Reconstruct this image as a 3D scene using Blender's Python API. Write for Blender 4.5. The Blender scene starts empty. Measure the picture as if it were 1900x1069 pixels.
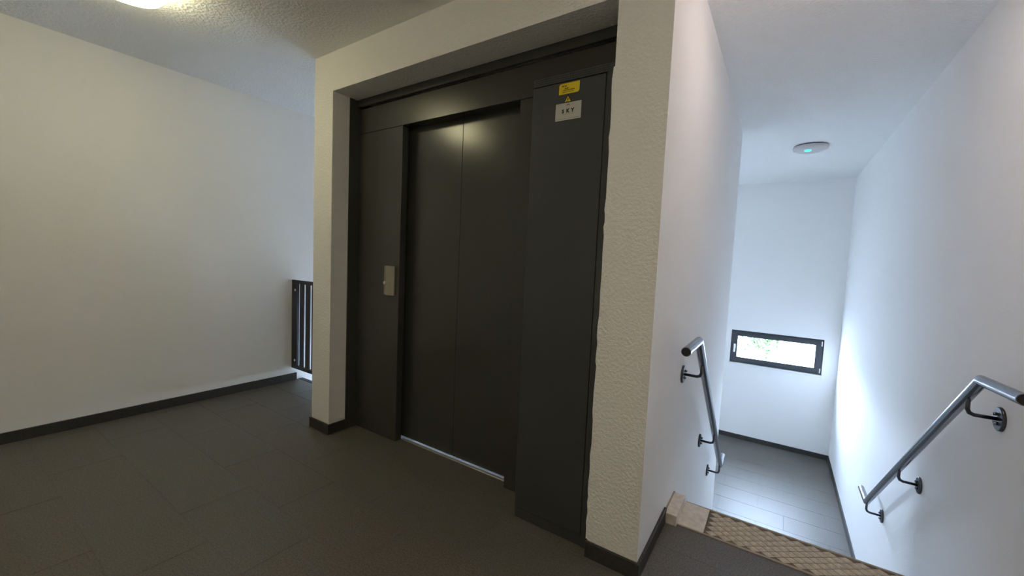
import bpy, bmesh, math, random
from mathutils import Vector, Matrix, Euler
random.seed(7)
S = bpy.context.scene
COL = S.collection

# ------------------------------------------------------------------ camera, sky, exposure
YAW, PITCH, ROLL, FPX = -0.5844, -0.0686, 0.044, 747.96
CAM = Vector((2.6695, -1.5520, 1.2282))
cd = bpy.data.cameras.new('camera')
cam = bpy.data.objects.new('camera', cd); COL.objects.link(cam)
fw = Vector((math.sin(YAW)*math.cos(PITCH), math.cos(YAW)*math.cos(PITCH), math.sin(PITCH)))
rt = Vector((math.cos(YAW), -math.sin(YAW), 0)); upv = rt.cross(fw)
r2 = math.cos(ROLL)*rt + math.sin(ROLL)*upv
u2 = -math.sin(ROLL)*rt + math.cos(ROLL)*upv
M = Matrix((r2, u2, -fw)).transposed().to_4x4(); M.translation = CAM
cam.matrix_world = M
cd.sensor_fit = 'HORIZONTAL'; cd.sensor_width = 36.0; cd.lens = 36.0*FPX/1900.0
cd.clip_start = 0.02; cd.clip_end = 300
S.camera = cam

SKY = 160.0
w = bpy.data.worlds.new('sky'); S.world = w; w.use_nodes = True
bg = w.node_tree.nodes['Background']
bg.inputs['Color'].default_value = (0.57, 0.745, 1.0, 1); bg.inputs['Strength'].default_value = SKY

vs = S.view_settings
vs.view_transform = 'Standard'; vs.look = 'None'; vs.exposure = 0.0; vs.gamma = 1.0; vs.use_curve_mapping = False
try:
    S.cycles.max_bounces = 14; S.cycles.diffuse_bounces = 10; S.cycles.glossy_bounces = 6
    S.cycles.transparent_max_bounces = 8; S.cycles.sample_clamp_indirect = 30.0
    S.cycles.use_denoising = True
except Exception: pass
LAMP_E = 20.5                     # emission of the hall lamp's opal glass
FILL_LAMP_E = 32.0                    # emission of an unseen fill lamp added behind the camera
LAMP2_E = 13.0                    # emission of the lamp over the stair head, above the frame

# ------------------------------------------------------------------ dimensions (metres)
H = 2.5; W = 2.2867; XL = -1.1174; XR = 3.409; YB = 5.383; ZL = -1.324; YE = 2.77
YR = -3.3; LOW = -2.75
XO1, XO2, ZO, YD = 0.206, 2.077, 2.257, 0.121

# ------------------------------------------------------------------ materials
def mat(name, col, rough=0.6, metal=0.0, spec=0.5, noise=None, bump=None, emit=None):
    """noise=(scale, amount) varies the colour; bump=(scale, strength, distance[, detail])"""
    m = bpy.data.materials.new(name); m.use_nodes = True
    nt = m.node_tree; b = nt.nodes['Principled BSDF']
    b.inputs['Base Color'].default_value = (*col, 1)
    b.inputs['Roughness'].default_value = rough; b.inputs['Metallic'].default_value = metal
    b.inputs['Specular IOR Level'].default_value = spec
    tc = nt.nodes.new('ShaderNodeTexCoord')
    if noise:
        n = nt.nodes.new('ShaderNodeTexNoise'); n.inputs['Scale'].default_value = noise[0]; n.inputs['Detail'].default_value = 4
        nt.links.new(tc.outputs['Object'], n.inputs['Vector'])
        r = nt.nodes.new('ShaderNodeValToRGB'); a = noise[1]
        r.color_ramp.elements[0].position = 0.3; r.color_ramp.elements[1].position = 0.7
        r.color_ramp.elements[0].color = (*[c*(1-a) for c in col], 1)
        r.color_ramp.elements[1].color = (*[min(1, c*(1+a)) for c in col], 1)
        nt.links.new(n.outputs['Fac'], r.inputs['Fac']); nt.links.new(r.outputs['Color'], b.inputs['Base Color'])
    if bump:
        n = nt.nodes.new('ShaderNodeTexNoise'); n.inputs['Scale'].default_value = bump[0]
        n.inputs['Detail'].default_value = bump[3] if len(bump) > 3 else 3
        nt.links.new(tc.outputs['Object'], n.inputs['Vector'])
        k = nt.nodes.new('ShaderNodeBump'); k.inputs['Strength'].default_value = bump[1]; k.inputs['Distance'].default_value = bump[2]
        nt.links.new(n.outputs['Fac'], k.inputs['Height']); nt.links.new(k.outputs['Normal'], b.inputs['Normal'])
    if emit:
        b.inputs['Emission Color'].default_value = (*emit[0], 1); b.inputs['Emission Strength'].default_value = emit[1]
    return m

M_plaster = mat('smooth_white_plaster', (0.86, 0.855, 0.845), 0.75, spec=0.25, bump=(110, 0.25, 0.003))
M_rough = mat('grainy_white_plaster', (0.84, 0.825, 0.795), 0.8, spec=0.25, bump=(80, 0.75, 0.007, 2.5))
M_ceil = mat('grainy_ceiling_plaster', (0.855, 0.85, 0.835), 0.8, spec=0.25, bump=(60, 1.0, 0.008, 2.5))
M_tile = mat('dark_floor_tile', (0.122, 0.115, 0.100), 0.42, spec=0.40, noise=(160, 0.35), bump=(220, 0.08, 0.001))
M_tile2 = mat('dark_floor_tile_browner', (0.127, 0.115, 0.099), 0.44, spec=0.40, noise=(140, 0.35), bump=(220, 0.08, 0.001))
M_grout = mat('grey_grout', (0.16, 0.15, 0.134), 0.85)
M_skirt = mat('dark_skirting_tile', (0.040, 0.036, 0.031), 0.5, noise=(120, 0.3))
M_concrete = mat('plain_concrete', (0.45, 0.45, 0.44), 0.85, noise=(8, 0.1))
M_steel = mat('anthracite_powder_coat', (0.053, 0.052, 0.047), 0.27, spec=0.45, noise=(400, 0.15), bump=(900, 0.06, 0.0005))
M_door = mat('anthracite_lift_door', (0.053, 0.052, 0.047), 0.22, spec=0.5, noise=(400, 0.12), bump=(900, 0.05, 0.0005))
M_cab = mat('anthracite_cabinet', (0.050, 0.052, 0.053), 0.42, spec=0.45, noise=(400, 0.12), bump=(900, 0.06, 0.0005))
M_black = mat('black_shadow_metal', (0.010, 0.010, 0.010), 0.6)  # black colour stands in for shade in gaps and vent holes
M_alu = mat('brushed_aluminium', (0.62, 0.60, 0.55), 0.35, metal=0.9)
M_plate = mat('beige_grey_metal', (0.36, 0.33, 0.27), 0.42, metal=0.35)
M_stainless = mat('stainless_steel', (0.27, 0.28, 0.31), 0.26, metal=1.0)
M_dsteel = mat('dark_stainless_steel', (0.10, 0.105, 0.12), 0.30, metal=1.0)
M_cap = mat('black_plastic', (0.012, 0.011, 0.012), 0.5)
M_yel = mat('yellow_sticker', (0.72, 0.55, 0.02), 0.3)
M_white = mat('white_plate', (0.50, 0.50, 0.46), 0.35)
M_ink = mat('black_print', (0.012, 0.012, 0.012), 0.5)
M_red = mat('red_print', (0.45, 0.14, 0.10), 0.5)
M_pink = mat('pale_red_print', (0.42, 0.33, 0.28), 0.5)
M_greyink = mat('grey_print', (0.22, 0.22, 0.21), 0.5)
M_navy = mat('dark_navy_railing_paint', (0.020, 0.021, 0.032), 0.45, noise=(60, 0.15))
M_stone = mat('beige_stone', (0.66, 0.585, 0.50), 0.6, noise=(35, 0.14), bump=(160, 0.1, 0.001))
M_stone2 = mat('beige_stone_darker', (0.36, 0.29, 0.22), 0.65, noise=(35, 0.14))
M_mat = mat('woven_beige_tread', (0.56, 0.49, 0.385), 0.6, noise=(60, 0.18))
M_matbase = mat('tread_groove', (0.15, 0.12, 0.09), 0.8)
M_frame = mat('anthracite_window_frame', (0.040, 0.045, 0.052), 0.4, spec=0.5)
M_sill = mat('white_sill', (0.82, 0.82, 0.82), 0.35)
M_wplast = mat('white_plastic', (0.80, 0.80, 0.80), 0.4)
M_pinkplast = mat('off_white_plastic', (0.62, 0.58, 0.58), 0.45)
M_leaf = mat('green_leaf', (0.018, 0.042, 0.007), 0.5, noise=(9, 0.4))
M_bark = mat('bark', (0.10, 0.07, 0.05), 0.9)
M_ground = mat('grey_gravel_ground', (0.20, 0.195, 0.19), 0.9, noise=(3, 0.12))
M_lampglass = mat('opal_lamp_glass', (0.85, 0.82, 0.7), 0.4, emit=((1.0, 0.91, 0.54), LAMP_E))
M_lampglass2 = mat('opal_lamp_glass_whiter', (0.85, 0.82, 0.78), 0.4, emit=((1.0, 0.82, 0.76), LAMP2_E))
M_fillglass = mat('added_fill_lamp_glass', (0.85, 0.82, 0.75), 0.4, emit=((1.0, 0.88, 0.66), FILL_LAMP_E))
M_green = mat('green_indicator', (0.02, 0.5, 0.35), 0.4, emit=((0.08, 1.0, 0.72), 1.6))
# window glass: clear with a mirror-like share
M_glass = bpy.data.materials.new('clear_window_glass'); M_glass.use_nodes = True
nt = M_glass.node_tree; nt.nodes.clear()
o_ = nt.nodes.new('ShaderNodeOutputMaterial'); mx = nt.nodes.new('ShaderNodeMixShader')
tr = nt.nodes.new('ShaderNodeBsdfTransparent'); gl = nt.nodes.new('ShaderNodeBsdfGlossy'); gl.inputs['Roughness'].default_value = 0.02
mx.inputs['Fac'].default_value = 0.06
nt.links.new(tr.outputs[0], mx.inputs[1]); nt.links.new(gl.outputs[0], mx.inputs[2]); nt.links.new(mx.outputs[0], o_.inputs['Surface'])

# ------------------------------------------------------------------ helpers
def bm_new(): return bmesh.new()
def add_box(bm, x0, x1, y0, y1, z0, z1, bev=0.0, seg=1):
    vs_ = [bm.verts.new((x, y, z)) for z in (z0, z1) for y in (y0, y1) for x in (x0, x1)]
    fs = [bm.faces.new([vs_[i] for i in f]) for f in ((0,2,3,1),(4,5,7,6),(0,1,5,4),(1,3,7,5),(3,2,6,7),(2,0,4,6))]
    if bev > 0:
        es = list({e for f in fs for e in f.edges})
        bmesh.ops.bevel(bm, geom=es, offset=bev, segments=seg, profile=0.5, affect='EDGES')
    return bm
def box(*a, **k): return add_box(bm_new(), *a, **k)
def add_prism(bm, pts, axis, a, b):
    """pts 2-D outline extruded along axis ('x': (y,z), 'y': (x,z), 'z': (x,y)) from a to b"""
    def P(p, t):
        return {'x': (t, p[0], p[1]), 'y': (p[0], t, p[1]), 'z': (p[0], p[1], t)}[axis]
    v0 = [bm.verts.new(P(p, a)) for p in pts]; v1 = [bm.verts.new(P(p, b)) for p in pts]
    n = len(pts)
    bm.faces.new(v0); bm.faces.new(v1)
    for i in range(n): bm.faces.new((v0[i], v0[(i+1) % n], v1[(i+1) % n], v1[i]))
    bmesh.ops.recalc_face_normals(bm, faces=bm.faces)
    return bm
def prism(pts, axis, a, b): return add_prism(bm_new(), pts, axis, a, b)
def add_tube(bm, pts, r, n=16, caps=True, sharp=False):
    """round bar along a polyline with mitred corners"""
    pts = [Vector(p) for p in pts]; rings = []
    d0 = (pts[1]-pts[0]).normalized()
    ref = Vector((1, 0, 0)) if abs(d0.x) < 0.9 else Vector((0, 0, 1))
    u = d0.cross(ref).normalized(); v = d0.cross(u)
    ring = [pts[0] + r*(math.cos(2*math.pi*i/n)*u + math.sin(2*math.pi*i/n)*v) for i in range(n)]
    rings.append(ring)
    for k in range(1, len(pts)):
        d = (pts[k]-pts[k-1]).normalized()
        nrm = d if k == len(pts)-1 else (d + (pts[k+1]-pts[k]).normalized()).normalized()
        prev = rings[-1]
        rings.append([p + d*((pts[k]-p).dot(nrm)/d.dot(nrm)) for p in prev])
    vr = [[bm.verts.new(p) for p in ring] for ring in rings]
    for a, b in zip(vr, vr[1:]):
        for i in range(n): bm.faces.new((a[i], a[(i+1) % n], b[(i+1) % n], b[i])).smooth = True
    if caps: bm.faces.new(vr[0]); bm.faces.new(vr[-1])
    if len(vr) <= 4 or sharp:
        for a in vr:
            for i in range(n):
                e = bm.edges.get((a[i], a[(i+1) % n]))
                if e: e.smooth = False
    bmesh.ops.recalc_face_normals(bm, faces=bm.faces)
    return bm
def tube(pts, r, n=16): return add_tube(bm_new(), pts, r, n)
def add_lathe(bm, prof, c, axis='z', n=40):
    """prof: (radius, height) pairs turned about the axis through c"""
    c = Vector(c); rings = []
    for r, h in prof:
        ring = []
        for i in range(n):
            a = 2*math.pi*i/n; x, y = r*math.cos(a), r*math.sin(a)
            off = {'z': (x, y, h), 'x': (h, x, y), 'y': (x, h, y)}[axis]
            ring.append(bm.verts.new(c + Vector(off)))
        rings.append(ring)
    for a, b in zip(rings, rings[1:]):
        for i in range(n): bm.faces.new((a[i], a[(i+1) % n], b[(i+1) % n], b[i])).smooth = True
    bm.faces.new(rings[0]); bm.faces.new(rings[-1])
    bmesh.ops.recalc_face_normals(bm, faces=bm.faces)
    return bm
def lathe(prof, c, axis='z', n=40): return add_lathe(bm_new(), prof, c, axis, n)

def obj(name, bm, m, parent=None, label=None, kind=None):
    me = bpy.data.meshes.new(name); bm.to_mesh(me); bm.free(); me.materials.append(m)
    o = bpy.data.objects.new(name, me); COL.objects.link(o)
    if parent:
        o.parent = parent
        if parent.type == 'EMPTY' or parent.parent:
            root = parent
            while root.parent: root = root.parent
            o.matrix_parent_inverse = Matrix.Identity(4)
            # vertices are given in world space: bring them into the parent's space
            loc = Vector((0, 0, 0)); q = parent
            while q: loc += q.location; q = q.parent
            me.transform(Matrix.Translation(-loc))
    if label: o['label'] = label
    if kind: o['kind'] = kind
    return o
def thing(name, label, cat, loc=(0, 0, 0), group=None):
    o = bpy.data.objects.new(name, None); COL.objects.link(o); o.location = loc; o.empty_display_size = 0.05
    o['label'] = label; o['category'] = cat
    if group: o['group'] = group
    return o
def struct(name, bm, m, label):
    return obj(name, bm, m, label=label, kind='structure')

# ------------------------------------------------------------------ room shell
# hall floor slab (one outline: hall, strip left of the shaft, lift recess, strip at the stair head)
YN = 0.457                                   # front of the stair nosing
YG = 0.545                                   # edge of the floor at the left stairwell
outline = [(XL-.1, YR-.1), (XR+.1, YR-.1), (XR+.1, YN), (W-.02, YN), (W-.02, 0), (XO2, 0), (XO2, .26), (XO1, .26), (XO1, 0), (0.02, 0), (0.02, YG), (XL-.1, YG)]
floor = struct('floor', prism(outline, 'z', -0.22, -0.0015), M_grout, 'dark grey tiled hall floor in front of the lift')
tile_cache = {}
def tile_piece(x0, x1, y0, y1, z, parent, th=0.012, g=0.0009):
    x0 += g; x1 -= g; y0 += g; y1 -= g
    if x1-x0 < 0.012 or y1-y0 < 0.008: return
    k = (round(x1-x0, 3), round(y1-y0, 3), random.random() < 0.4)
    if k not in tile_cache:
        bm = box(0, x1-x0, 0, y1-y0, -th, 0)
        top = [e for e in bm.edges if all(abs(v.co.z) < 1e-6 for v in e.verts)]
        bmesh.ops.bevel(bm, geom=top, offset=0.0006, segments=1, affect='EDGES')
        me = bpy.data.meshes.new('floor_tile'); bm.to_mesh(me); bm.free(); me.materials.append(M_tile2 if k[2] else M_tile)
        tile_cache[k] = me
    o = bpy.data.objects.new('floor_tile', tile_cache[k]); COL.objects.link(o)
    o.parent = parent; o.location = (x0, y0, z + random.uniform(-0.0003, 0.0003))
TX, TY = 0.595, 0.287
def lay(regions, y_ref, x_ref, z, parent, shift):
    ylo = min(r[2] for r in regions); yhi = max(r[3] for r in regions)
    j = math.floor((ylo-y_ref)/TY)
    while y_ref + j*TY < yhi:
        ya, yb = y_ref + j*TY, y_ref + (j+1)*TY
        xs = x_ref + (j % 2)*shift
        for (rx0, rx1, ry0, ry1) in regions:
            a, b = max(ya, ry0), min(yb, ry1)
            if b-a < 0.008: continue
            i = math.floor((rx0-xs)/TX)
            while xs + i*TX < rx1:
                tile_piece(max(rx0, xs+i*TX), min(rx1, xs+(i+1)*TX), a, b, z, parent)
                i += 1
        j += 1
lay([(XL, XR, YR, -.0285), (XL, 0, -.0285, YG-.03), (0, XO1, -.0285, 0), (XO1, XO2, -.0285, .252), (XO2, W, -.0285, 0), (W, XR, -.0285, YN)],
    -.028-TY*12, 1.355, 0.0, floor, 0.30)

landing = struct('landing_floor', box(XL-.1, XR+.1, 2.15, YB+.1, ZL-.2, ZL-.0015), M_grout, 'dark grey tiled landing below the window at the foot of the stairs')
lay([(XL, XR, 2.16, YB)], 4.62-TY*9, 2.885, ZL, landing, 0.36)
struct('floor_lower', box(XL-.1, XR+.1, -.6, 3.0, LOW-.1, LOW), M_concrete, 'concrete floor at the bottom of the stairwell')

struct('ceiling', box(XL-.2, XR+.2, YR-.2, YB+.3, H, H+.2), M_ceil, 'white grainy plaster ceiling over the hall and stairs')
struct('wall_left', box(XL-.2, XL, YR-.2, YB+.3, LOW, H), M_plaster, 'long white wall at the left of the hall')
struct('wall_right', box(XR, XR+.2, YR-.2, YB+.3, LOW, H), M_plaster, 'white wall at the right of the stairs')
# wall behind the camera, with a window to the right
def wall_with_holes(x0, x1, y0, y1, z0, z1, holes):
    """wall running in x; holes (x0,x1,z0,z1) cut as a grid of cells sharing edges"""
    xs = sorted({x0, x1, *[h[0] for h in holes], *[h[1] for h in holes]})
    zs = sorted({z0, z1, *[h[2] for h in holes], *[h[3] for h in holes]})
    def solid(i, j):
        cx, cz = (xs[i]+xs[i+1])/2, (zs[j]+zs[j+1])/2
        return not any(h[0] < cx < h[1] and h[2] < cz < h[3] for h in holes)
    bm = bm_new(); V = {}
    def v(i, j, k):
        if (i, j, k) not in V: V[(i, j, k)] = bm.verts.new((xs[i], (y0, y1)[k], zs[j]))
        return V[(i, j, k)]
    nx, nz = len(xs)-1, len(zs)-1
    S_ = lambda i, j: 0 <= i < nx and 0 <= j < nz and solid(i, j)
    for i in range(nx):
        for j in range(nz):
            if not solid(i, j): continue
            bm.faces.new((v(i,j,0), v(i+1,j,0), v(i+1,j+1,0), v(i,j+1,0)))
            bm.faces.new((v(i,j+1,1), v(i+1,j+1,1), v(i+1,j,1), v(i,j,1)))
            if not S_(i-1, j): bm.faces.new((v(i,j,0), v(i,j+1,0), v(i,j+1,1), v(i,j,1)))
            if not S_(i+1, j): bm.faces.new((v(i+1,j,1), v(i+1,j+1,1), v(i+1,j+1,0), v(i+1,j,0)))
            if not S_(i, j-1): bm.faces.new((v(i,j,1), v(i+1,j,1), v(i+1,j,0), v(i,j,0)))
            if not S_(i, j+1): bm.faces.new((v(i,j+1,0), v(i+1,j+1,0), v(i+1,j+1,1), v(i,j+1,1)))
    return bm
WIN = (2.124, 3.244, -0.168, 0.329)           # the window on the landing
WIN2 = (-1.02, 0.10, -0.168, 0.48)           # its twin above the left flight, hidden by the lift shaft
struct('wall_back', wall_with_holes(XL-.2, XR+.2, YB, YB+.26, LOW, H, [WIN, WIN2]), M_plaster, 'white wall behind the landing with a low window')
struct('wall_rear', wall_with_holes(XL-.2, XR+.2, YR-.26, YR, -.25, H, []), M_plaster, 'white wall opposite the lift')
# the lift shaft
bm = wall_with_holes(0, W, 0, 0.34, -0.25, H, [(XO1, XO2, -0.25, ZO)])
wf = struct('wall_front', bm, M_rough, 'grainy white wall with the recess that holds the lift')
wf.data.materials.append(M_plaster)          # the flank facing the stairs is smooth like the wall it continues
for p in wf.data.polygons:
    if all(abs(wf.data.vertices[i].co.x-W) < 1e-4 for i in p.vertices): p.material_index = 1
struct('wall_stair', prism([(W-.2, .34), (W, .34), (W, YE), (0, YE), (0, .34), (.2, .34), (.2, YE-.2), (W-.2, YE-.2)], 'z', LOW, H), M_plaster,
       'white wall along the left of the stairs')
struct('wall_below', box(XL, XR, -.55, -.35, LOW, -.22), M_plaster, 'white wall under the hall floor')
# thin plaster board on the back wall whose top edge shows as a hairline
pl_ = [(XL, ZL), (XR-.022, ZL), (XR-.022, 2.150)] + [(XR-.022-.03+.03*math.cos(a), 2.150+.03*math.sin(a)) for a in [math.pi/6*k for k in range(1, 4)]] + [(XL, 2.180)]

# skirtings
BH, BT = 0.068, 0.012
def skirt(name, label, pieces):
    bm = bm_new()
    for p in pieces: add_box(bm, *p, bev=0.0015)
    return struct(name, bm, M_skirt, label)
skirt('baseboard_left', 'dark tiled skirting along the left wall', [(XL, XL+BT, YR, 0.492, 0, BH)])
skirt('baseboard_front', 'dark tiled skirting round the left pier of the lift wall', [(-BT, XO1+BT, -BT, 0, 0, BH)])
skirt('baseboard_pier', 'dark tiled skirting inside the recess left of the lift', [(XO1, XO1+BT, 0, YD, 0, BH)])
skirt('baseboard_shaft', 'dark tiled skirting on the left flank of the shaft', [(-BT, 0, 0, YG-.03, 0, BH)])
skirt('baseboard_pillar', 'dark tiled skirting at the foot of the pillar right of the lift', [(XO2-.004, W+BT, -BT, 0, 0, BH)])
skirt('baseboard_stair', 'dark tiled skirting round the corner to the stair head', [(W, W+BT, 0, YN-.005, 0, BH)])
skirt('baseboard_right', 'dark tiled skirting along the right hall wall', [(XR-BT, XR, YR, YN-.005, 0, BH)])
skirt('baseboard_back', 'dark skirting under the landing window', [(XL, XR, YB-BT, YB, ZL, ZL+BH)])
skirt('baseboard_landing', 'dark skirting along the right wall of the landing', [(XR-BT, XR, 2.2, YB-BT, ZL, ZL+BH)])
bm = prism([(p[0], p[1]) for p in pl_], 'y', YB-.003, YB)
# the board has the window opening cut out: build it as four strips instead
bm.free(); bm = bm_new()
x1 = XR-.022
add_prism(bm, [(XL, WIN[3]), (x1, WIN[3]), (x1, 2.150)] + [(x1-.03+.03*math.cos(math.pi/6*k), 2.150+.03*math.sin(math.pi/6*k)) for k in (1, 2, 3)] + [(XL, 2.180)], 'y', YB-.004, YB)
add_box(bm, WIN[1], x1, YB-.004, YB, ZL+BH, WIN[3])
add_box(bm, WIN2[1], WIN[0], YB-.004, YB, ZL+BH, WIN[3])
add_box(bm, WIN2[1], x1, YB-.0041, YB, ZL+BH, WIN[2])
struct('trim_back', bm, M_plaster, 'thin plaster board on the back wall with a rounded upper corner')

# floor edge trim at the left stairwell
struct('trim_floor_edge', box(XL, -.012, YG-.03, YG+.01, -.23, .004, bev=.002), M_navy, 'dark edge of the hall floor under the railing')

# ------------------------------------------------------------------ windows
def window(name, label, rect, y_in, out, hinge_right=True):
    """rect x0,x1,z0,z1; y_in the room face of the frame; out=+1 if outdoors lies towards +y"""
    x0, x1, z0, z1 = rect
    e = bpy.data.objects.new(name, None); COL.objects.link(e); e.location = (x0, y_in, z0); e['kind'] = 'structure'; e['label'] = label
    ya, yb = sorted((y_in+out*0.02, y_in+out*0.085))
    t = 0.026
    def ring(x0, x1, z0, z1, t, ya, yb, bev):
        bm = bm_new()
        # mitred frame: outer and inner rectangles
        o4 = [(x0, z0), (x1, z0), (x1, z1), (x0, z1)]; i4 = [(x0+t, z0+t), (x1-t, z0+t), (x1-t, z1-t), (x0+t, z1-t)]
        VO = [[bm.verts.new((p[0], y, p[1])) for p in o4] for y in (ya, yb)]
        VI = [[bm.verts.new((p[0], y, p[1])) for p in i4] for y in (ya, yb)]
        for k in range(4):
            n = (k+1) % 4
            bm.faces.new((VO[0][k], VO[0][n], VI[0][n], VI[0][k])); bm.faces.new((VO[1][n], VO[1][k], VI[1][k], VI[1][n]))
            bm.faces.new((VO[0][n], VO[0][k], VO[1][k], VO[1][n])); bm.faces.new((VI[0][k], VI[0][n], VI[1][n], VI[1][k]))
        bmesh.ops.recalc_face_normals(bm, faces=bm.faces)
        return bm
    obj('frame', ring(x0+.001, x1-.001, z0+.004, z1-.001, t, ya, yb, 0), M_frame, e)
    sa, sb = sorted((y_in+out*0.004, y_in+out*0.075))
    sash = obj('sash', ring(x0+t-.008, x1-t+.008, z0+t-.004, z1-t+.008, 0.070, sa, sb, 0), M_frame, e)
    gy = y_in+out*0.045
    obj('pane', box(x0+.082, x1-.082, gy-.004, gy+.004, z0+.082, z1-.082), M_glass, e)
    f = y_in+out*0.004
    hx = x0+0.052
    hb = bm_new()
    a, b = sorted((f, f-out*0.006)); add_box(hb, hx-.013, hx+.013, a, b, (z0+z1)/2-.035, (z0+z1)/2+.035, bev=.002)
    a, b = sorted((f-out*0.006, f-out*0.035)); add_box(hb, hx-.008, hx+.008, a, b, (z0+z1)/2+.012, (z0+z1)/2+.028)
    a, b = sorted((f-out*0.026, f-out*0.038)); add_box(hb, hx-.010, hx+.010, a, b, (z0+z1)/2-.085, (z0+z1)/2+.030, bev=.003)
    obj('handle', hb, M_wplast, e, label='white window handle')
    for zc in (z0+.06, z1-.06):
        a, b = sorted((f+out*0.006, f-out*0.012))
        obj('hinge', tube([(x1-.022, f-out*0.006, zc-.032), (x1-.022, f-out*0.006, zc+.032)], .0075, 10), M_wplast, e, label='white hinge cover')
    a, b = sorted((y_in-out*0.032, y_in+out*0.02))
    obj('sill', box(x0-.012, x1+.008, a, b, z0-.024, z0+.004, bev=.002), M_sill, e, label='white window sill')
    return e
window('window_1', 'low wide dark-framed window in the back wall of the landing', WIN, YB, 1)
window('window_2', 'dark-framed window in the back wall behind the lift shaft', WIN2, YB, 1)
# sky portals at the windows (guide the sampling of the sky only)
for (x0, x1, z0, z1), y, s in ((WIN, YB+.27, -1), (WIN2, YB+.27, -1)):
    L = bpy.data.lights.new('sky_portal', 'AREA'); L.shape = 'RECTANGLE'; L.size = x1-x0; L.size_y = z1-z0; L.cycles.is_portal = True
    o = bpy.data.objects.new('sky_portal', L); COL.objects.link(o); o.location = ((x0+x1)/2, y, (z0+z1)/2)
    o.rotation_euler = (math.pi/2*(-1 if s < 0 else 1), 0, 0)

# ------------------------------------------------------------------ stairs going down to the landing
NR = 7; RISE = -ZL/NR; Y0 = 0.680; TREAD = (2.16-Y0)/(NR-1)
stairs = thing('staircase', 'stair flight going down between white walls, edged with a beige ribbed nosing', 'staircase', (W, YN, 0))
XA, XB = W+.001, XR-.001
obj('nosing_base', box(XA+.175, XB, YN, Y0+.006, -.03, .000, bev=.001), M_matbase, stairs)
# raised lozenge ribs of the nosing, in staggered rows
bm = bm_new(); nrow = 9; py = (Y0-YN-.012)/(nrow+1); px_ = 0.056; hz = .0045
for r in range(nrow):
    yc = YN+.010+py*(r+1); x = XA+.178 + (px_/2 if r % 2 else 0)
    while x+px_ < XB:
        xm = x+px_/2; ha, hb = px_*.465, py*.91
        o4 = [bm.verts.new(p) for p in ((xm-ha, yc, 0), (xm, yc-hb, 0), (xm+ha, yc, 0), (xm, yc+hb, 0))]
        i4 = [bm.verts.new(p) for p in ((xm-ha*.6, yc, hz), (xm, yc-hb*.5, hz), (xm+ha*.6, yc, hz), (xm, yc+hb*.5, hz))]
        bm.faces.new(i4)
        for k in range(4): bm.faces.new((o4[k], o4[(k+1) % 4], i4[(k+1) % 4], i4[k]))
        x += px_
bmesh.ops.recalc_face_normals(bm, faces=bm.faces)
obj('nosing_ribs', bm, M_mat, stairs, label='beige lozenge ribs of the anti-slip nosing', kind='stuff')
obj('nosing_edge', box(XA+.06, XB, Y0-.004, Y0+.008, -.03, .0035, bev=.001), M_stone2, stairs)
obj('nosing_edge', box(XA+.06, XB, YN-.003, YN+.010, -.02, .0035, bev=.001), M_stone2, stairs)
obj('nosing_tile', box(XA+.059, XA+.174, YN+.002, Y0-.003, -.03, .006, bev=.0015), M_stone, stairs, label='plain beige stone tile at the left end of the nosing')
sk = obj('stone_upstand', box(XA, XA+.059, YN-.02, .655, -.03, .050, bev=.003, seg=2), M_stone, stairs, label='raised beige stone block against the left wall')
obj('upstand_joint', box(XA, XA+.008, YN-.022, .657, .0495, .0515), M_stone2, sk)
for k in range(NR):
    ztop = -RISE*k
    obj('riser', box(XA, XB, Y0-.012+TREAD*k, Y0+TREAD*k, ztop-RISE, ztop-.03 if k else -.031), M_stone, stairs)
    if k < NR-1: obj('tread', box(XA, XB, Y0+TREAD*k-.012, Y0+TREAD*(k+1)+.012, ztop-RISE-.03, ztop-RISE, bev=.002), M_tile, stairs)
obj('stair_slab', prism([(Y0-.20, -.24), (Y0-.02, -.06), (Y0+TREAD*(NR-1)-.02, ZL-.01), (Y0+TREAD*(NR-1)-.02, ZL-.22)], 'x', XA+.02, XB-.02), M_concrete, stairs)

# ------------------------------------------------------------------ lift
elev = thing('elevator', 'dark anthracite lift entrance with closed two-leaf doors set in the white wall', 'elevator', (1.07, .2, 0))
YP = 0.200
obj('back_plate', box(XO1+.001, XO2-.001, .315, .335, .0, ZO-.001), M_black, elev)
bm = bm_new(); add_box(bm, XO1+.0005, XO1+.009, YD, .314, .0, ZO-.002)
obj('side_lining', bm, M_steel, elev)
obj('side_lining', box(XO2-.009, XO2-.0005, YD, .314, .0, ZO-.002), M_steel, elev)
obj('fascia', box(XO1+.010, XO2-.010, .172, .19, 2.2075, ZO-.002, bev=.001), M_steel, elev)
obj('header_panel', box(.216, XO2-.010, YP, YP+.07, 2.041, 2.203, bev=.0015), M_steel, elev)
obj('jamb_panel', box(.216, .640, YP, YP+.05, .002, 2.0385, bev=.0015), M_steel, elev)
obj('jamb_panel', box(1.512, XO2-.010, YP, YP+.05, .002, 2.0385, bev=.0015), M_steel, elev)
obj('door_leaf', box(.585, 1.0625, .285, .312, .006, 2.10, bev=.001), M_door, elev)
obj('door_leaf', box(1.0655, 1.56, .285, .312, .006, 2.10, bev=.001), M_door, elev)
obj('sill', box(.641, 1.511, .254, .270, -.004, .004, bev=.001), M_alu, elev, label='bright metal door sill')
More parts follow.
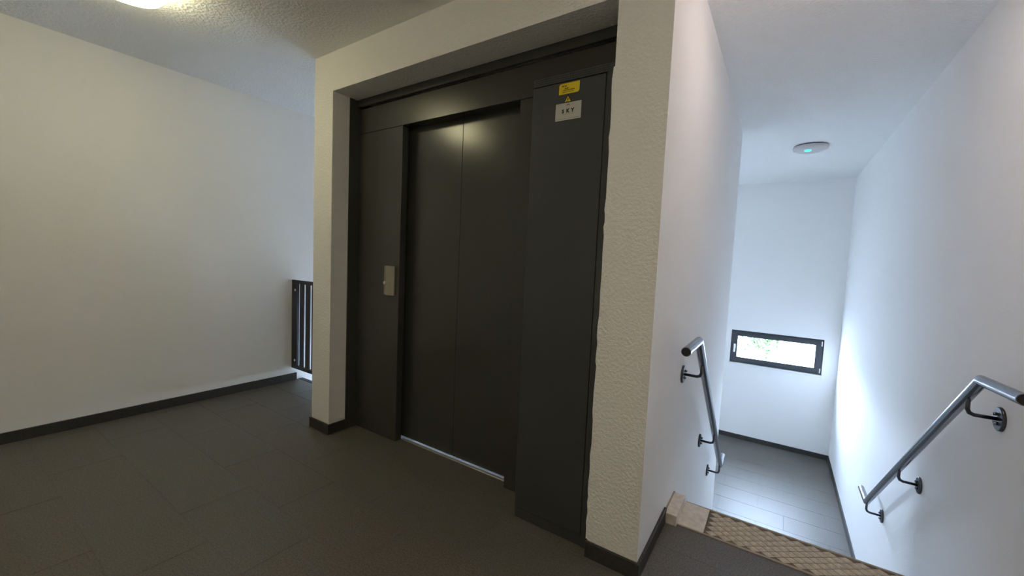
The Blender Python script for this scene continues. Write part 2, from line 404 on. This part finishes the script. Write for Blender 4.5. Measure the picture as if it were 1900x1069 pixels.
# call plate with a bulging front
zc, xc = 1.060, .555
prof = [(xc-.049, YP)] + [(xc-.049+.098*k/10, YP-.010-.016*math.sin(math.pi*k/10)) for k in range(11)] + [(xc+.049, YP)]
bm = prism(prof, 'z', .966, 1.156)
bmesh.ops.bevel(bm, geom=[e for e in bm.edges if abs(e.verts[0].co.z-e.verts[1].co.z) < 1e-6 and e.verts[0].co.y < YP-.005 and e.verts[1].co.y < YP-.005], offset=.003, segments=2, affect='EDGES')
call = obj('call_plate', bm, M_plate, elev, label='beige-grey metal call plate left of the doors')
obj('call_button', lathe([(.013, 0), (.013, -.005), (.010, -.008), (.0, -.0085)][:3], (.531, YP-.0215, 1.046), 'y', 20), M_alu, call, label='round bright call button')

# control cabinet beside the doors
cab = thing('control_cabinet', 'tall narrow dark grey cabinet with yellow and white stickers, right of the lift doors', 'cabinet', (1.876, .12, 0))
CX0, CX1, CY, CZ = 1.692, 2.0595, 0.030, 2.031
obj('cabinet_body', box(CX0+.001, CX1-.001, CY+.020, YP-.001, .002, CZ-.001), M_cab, cab)
obj('top_band', box(CX0, CX1, CY, CY+.020, 1.998, CZ, bev=.001), M_cab, cab)
obj('side_stile', box(2.034, CX1, CY, CY+.020, .002, 1.9975, bev=.001), M_cab, cab)
obj('plinth', box(CX0, 2.0335, CY+.004, CY+.020, .002, .050, bev=.001), M_cab, cab)
cdoor = obj('cabinet_door', box(CX0, 2.0305, CY, CY+.018, .053, 1.9945, bev=.0015), M_cab, cab)
bm = bm_new()
for r in range(3):
    n = 44
    for k in range(n):
        x = CX0+.016+(CX1-CX0-.032)*k/(n-1); z = 2.0065+.0085*r
        vv = [bm.verts.new((x+.0028*math.cos(a), CY-.0004, z+.0028*math.sin(a))) for a in [math.pi*2*i/8 for i in range(8)]]
        bm.faces.new(vv[::-1])
obj('vent_holes', bm, M_black, cab, label='rows of small round vent holes', kind='stuff')
def rounded(x0, x1, z0, z1, rad):
    """outline with a radius per corner: BL, BR, TR, TL"""
    pts = []
    for (cx, cz, r, a0) in ((x0, z0, rad[0], 180), (x1, z0, rad[1], 270), (x1, z1, rad[2], 0), (x0, z1, rad[3], 90)):
        if r == 0: pts.append((cx, cz)); continue
        ox = cx + (r if cx == x0 else -r); oz = cz + (r if cz == z0 else -r)
        for k in range(7):
            a = math.radians(a0+15*k); pts.append((ox+r*math.cos(a), oz+r*math.sin(a)))
    return pts
yl = obj('yellow_label', prism(rounded(1.8215, 1.9165, 1.9435, 1.9880, (0, .010, 0, .010)), 'y', CY-.0012, CY), M_yel, cdoor.parent, label='yellow label with dark print')
def print_line(bm, x0, x1, z, h, y, gap=0.0022):
    x = x0
    while x < x1:
        w_ = random.uniform(.0016, .0030)
        zz = h*random.choice((1, 1, .75))
        add_box(bm, x, min(x+w_, x1), y-.0003, y, z, z+zz); x += w_ + random.choice((.0008, .0008, .0012, gap))
bm = bm_new()
print_line(bm, 1.836, 1.858, 1.9745, .0065, CY-.0012); print_line(bm, 1.848, 1.868, 1.9640, .0065, CY-.0012)
print_line(bm, 1.840, 1.895, 1.9570, .0045, CY-.0012); print_line(bm, 1.838, 1.893, 1.9500, .0030, CY-.0012)
obj('small_print', bm, M_ink, yl)
tri = lambda s, cx=1.8655, z0=1.9075, hgt=.032, wd=.039: [(cx-wd/2*s, z0+hgt/3*(1-s)), (cx+wd/2*s, z0+hgt/3*(1-s)), (cx, z0+hgt/3+hgt*2/3*s)]
ws = obj('warning_sign', prism(tri(1.0), 'y', CY-.0010, CY), M_ink, cab, label='yellow triangular warning sign with black edge')
obj('sign_face', prism(tri(.72), 'y', CY-.0014, CY-.0010), M_yel, ws)
bolt = [(1.8665, 1.9285), (1.8615, 1.9185), (1.8655, 1.9195), (1.8615, 1.9125), (1.8595, 1.9145), (1.8590, 1.9105), (1.8630, 1.9110), (1.8628, 1.9120), (1.8715, 1.9225), (1.8672, 1.9212)]
obj('bolt_mark', prism(bolt, 'y', CY-.0017, CY-.0014), M_ink, ws)
sp = obj('name_plate', prism(rounded(1.8095, 1.9290, 1.8345, 1.9060, (.001,)*4), 'y', CY-.0014, CY), M_white, cab, label='pale plate with three black letters')
def text(s, x, z, size, y, m, parent, name, spacing=1.0, extr=.0004, off=0.0, align='CENTER'):
    cu = bpy.data.curves.new(name, 'FONT'); cu.body = s; cu.size = size; cu.align_x = align; cu.align_y = 'CENTER'
    cu.space_character = spacing; cu.extrude = extr; cu.offset = off; cu.resolution_u = 3
    t = bpy.data.objects.new(name, cu); COL.objects.link(t)
    t.rotation_euler = (math.pi/2, 0, 0); t.location = (x, y, z)
    bpy.context.view_layer.update()
    me = bpy.data.meshes.new_from_object(t.evaluated_get(bpy.context.evaluated_depsgraph_get()))
    me.transform(t.matrix_world); bpy.data.objects.remove(t); bpy.data.curves.remove(cu)
    bm = bm_new(); bm.from_mesh(me); bpy.data.meshes.remove(me)
    return obj(name, bm, m, parent)
for ch, x in (('S', 1.8455), ('K', 1.8680), ('Y', 1.8900)):
    text(ch, x, 1.8715, .0215, CY-.0016, M_ink, sp, 'letter', off=.0011)
# red roof-shaped mark above the letters, faint red line of print, fine grey print
arc = [(1.8685+.0085*math.cos(a), 1.8930+.0075*math.sin(a)) for a in [math.radians(d) for d in range(20, 161, 20)]]
arc2 = [(1.8685+.0060*math.cos(a), 1.8915+.0040*math.sin(a)) for a in [math.radians(d) for d in range(160, 19, -20)]]
obj('red_mark', prism(arc+arc2, 'y', CY-.0018, CY-.0014), M_red, sp)
bm = bm_new(); print_line(bm, 1.842, 1.895, 1.8580, .0030, CY-.0014, .004); obj('red_print', bm, M_pink, sp)
bm = bm_new(); print_line(bm, 1.816, 1.862, 1.8395, .0020, CY-.0014); print_line(bm, 1.872, 1.922, 1.8395, .0020, CY-.0014); obj('fine_print', bm, M_greyink, sp)

# ragged sealant between the cabinet and the pillar
bm = bm_new(); z = .07; pr = None
random.seed(3)
while z < 2.03:
    wdt = random.choice((.0030, .0045, .0035, .0070)); q = [bm.verts.new(p) for p in ((XO2+.0005, .004, z), (XO2-wdt-.004, .0045, z), (XO2-wdt-.004, .020, z), (XO2+.0005, .020, z))]
    if pr:
        for i in range(4): bm.faces.new((pr[i], pr[(i+1) % 4], q[(i+1) % 4], q[i]))
    else: bm.faces.new(q)
    pr = q; z += random.uniform(.015, .06)
bm.faces.new(pr); bmesh.ops.recalc_face_normals(bm, faces=bm.faces)
struct('trim_sealant', bm, M_rough, 'ragged plaster edge between the cabinet and the pillar')

# ------------------------------------------------------------------ handrails
def handrail(label, xw, sgn, P, brk):
    """xw wall face, sgn direction into the room, P polyline (y,z) of the pipe centre, brk y of the brackets"""
    off = .090; x = xw+sgn*off; R = .0195
    e = thing('handrail', label, 'handrail', (xw, P[1][0], P[1][1]), None)
    pts = [(x, y, z) for y, z in P]
    obj('pipe', tube(pts, R, 24), M_stainless, e)
    for a, b in ((0, 1), (-1, -2)):
        p = Vector(pts[a]); d = (p-Vector(pts[b])).normalized()
        obj('end_cap', tube([p-d*.002, p+d*.0015], R*.86, 24), M_cap, e, label='black pipe end cap')
    for i, y in enumerate(brk):
        for (ya, za), (yb, zb) in zip(P, P[1:]):
            if ya <= y <= yb: zr = za+(zb-za)*(y-ya)/(yb-ya); sl = (zb-za)/(yb-ya); break
        zb_ = zr-R*math.sqrt(1+sl*sl)
        zp = zb_-.055
        br = obj('bracket', tube([(xw+sgn*.004, y, zp), (x-sgn*.020, y, zp), (x-sgn*.006, y, zp+.006), (x, y, zp+.020), (x, y, zb_+.012)], .0072, 12), M_dsteel, e, label='bent dark steel bracket arm')
        obj('wall_plate', lathe([(.046, 0), (.046, sgn*.007), (.042, sgn*.010)], (xw+sgn*.0003, y, zp), 'x', 32), M_dsteel, br)
        for dz in (-.016, .016):
            obj('screw', lathe([(.0065, 0), (.0065, sgn*.010), (.0045, sgn*.012)], (xw+sgn*.009, y+dz*.5, zp+dz), 'x', 12), M_stainless, br)
    return e
handrail('brushed steel handrail on the left stair wall, beside the pillar', W, 1, [(.188, .889), (.497, .889), (2.075, -.362), (2.265, -.352)], (.66, 1.47, 2.05))
handrail('brushed steel handrail on the right stair wall, nearest the camera', XR, -1, [(.325, .872), (.640, .860), (2.286, -.418), (2.52, -.418)], (.735, 1.555, 2.27))

# ------------------------------------------------------------------ railing at the left stairwell
rail = thing('stair_railing', 'dark navy slatted railing at the floor edge by the left wall', 'railing', (XL, .45, 0))
YQ, ZQ0, ZQ1 = .450, .125, .958
RX1 = -.004
obj('top_rail', box(XL+.002, RX1, YQ-.006, YQ+.016, ZQ1-.032, ZQ1, bev=.001), M_navy, rail)
obj('bottom_rail', box(XL+.002, RX1, YQ-.006, YQ+.016, ZQ0, ZQ0+.032, bev=.001), M_navy, rail)
post = obj('post', box(XL+.002, XL+.092, YQ-.006, YQ+.016, ZQ0+.0325, ZQ1-.0325, bev=.001), M_navy, rail)
for zb_ in (.205, .865):
    obj('bolt', lathe([(.011, 0), (.011, -.004), (.006, -.008)], (XL+.062, YQ-.006, zb_), 'y', 14), M_alu, post, label='bright round bolt head')
x = XL+.092+.036
while x < RX1-.06:
    obj('slat', box(x, x+.062, YQ, YQ+.010, ZQ0+.0325, ZQ1-.0325), M_navy, rail); x += .099
obj('post', box(RX1-.05, RX1, YQ-.006, YQ+.016, ZQ0+.0325, ZQ1-.0325, bev=.001), M_navy, rail)

# ------------------------------------------------------------------ lamps
def ceiling_lamp(label, x, y, glass):
    e = thing('ceiling_lamp', label, 'lamp', (x, y, H))
    obj('lamp_base', lathe([(.125, 0), (.125, -.018), (.120, -.022)], (x, y, H), 'z', 48), M_wplast, e)
    obj('lamp_shade', lathe([(.146, -.022), (.150, -.035), (.148, -.062), (.130, -.082), (.095, -.094), (.045, -.099)], (x, y, H), 'z', 56), glass, e, label='glowing opal glass shade')
ceiling_lamp('round glowing warm ceiling lamp in the hall, cut by the top of the frame', -0.01, -.93, M_lampglass)
ceiling_lamp('round glowing ceiling lamp over the head of the stairs, just above the frame', 2.88, .42, M_lampglass2)
ceiling_lamp('unseen round ceiling lamp added behind the camera as fill light', 2.62, -1.95, M_fillglass)  # added out of view to brighten the pillar, doors and floor
EX, EY = 2.830, 3.510
em = thing('emergency_light', 'flat round white fitting with a glowing green spot on the stair ceiling', 'light', (EX, EY, H))
obj('mount_shadow_ring', lathe([(.132, 0), (.132, -.010)], (EX, EY, H), 'z', 40), M_black, em)  # mount coloured black: the shadow in the gap above the housing
obj('housing', lathe([(.146, -.010), (.148, -.014), (.145, -.034), (.110, -.050), (.060, -.056)], (EX, EY, H), 'z', 48), M_pinkplast, em)
obj('green_indicator', lathe([(.030, 0), (.028, -.006), (.016, -.012)], (EX-.022, EY-.055, H-.052), 'z', 24), M_green, em, label='glowing green indicator')

# ------------------------------------------------------------------ outside the landing window
GZ = -2.4
struct('ground', box(-60, 60, YB+.3, 110, GZ-.3, GZ), M_ground, 'ground outside the landing window')
def tree(cx, cy, z0, z1, r, n, label):
    e = thing('tree', label, 'tree', (cx, cy, GZ))
    sb = bm_new(); add_tube(sb, [(cx, cy, GZ), (cx+.1, cy, (GZ+z0)/2), (cx, cy+.05, z0+.3*(z1-z0))], .09, 10)
    obj('trunk', sb, M_bark, e)
    for k in range(7):
        a = k*2.4; zz = z0+.3*(z1-z0)
        obj('branch', tube([(cx, cy+.05, zz-.25), (cx+.4*r*math.cos(a), cy+.4*r*math.sin(a), zz+.2), (cx+.85*r*math.cos(a), cy+.85*r*math.sin(a), z0+(z1-z0)*random.uniform(.5, .9))], .022, 6), M_bark, e)
    bm = bm_new(); zc = (z0+z1)/2; hz = (z1-z0)/2
    for k in range(n):
        d = Vector((random.gauss(0, 1), random.gauss(0, 1), random.gauss(0, 1))).normalized()*random.uniform(.35, 1)
        p = Vector((cx+d.x*r, cy+d.y*r, zc+d.z*hz))
        rot = Euler((random.uniform(-1, 1), random.uniform(-1, 1), random.uniform(0, 6.28))).to_matrix(); l = random.uniform(.06, .11)
        q = [bm.verts.new(p+rot @ Vector(c)) for c in ((-l, 0, 0), (0, -l*.4, .012), (l, 0, 0), (0, l*.4, .012))]
        bm.faces.new(q)
    obj('foliage', bm, M_leaf, e, kind='stuff')
tree(2.38, 10.2, -1.0, .9, .50, 1300, 'slender leafy green tree outside the landing window')
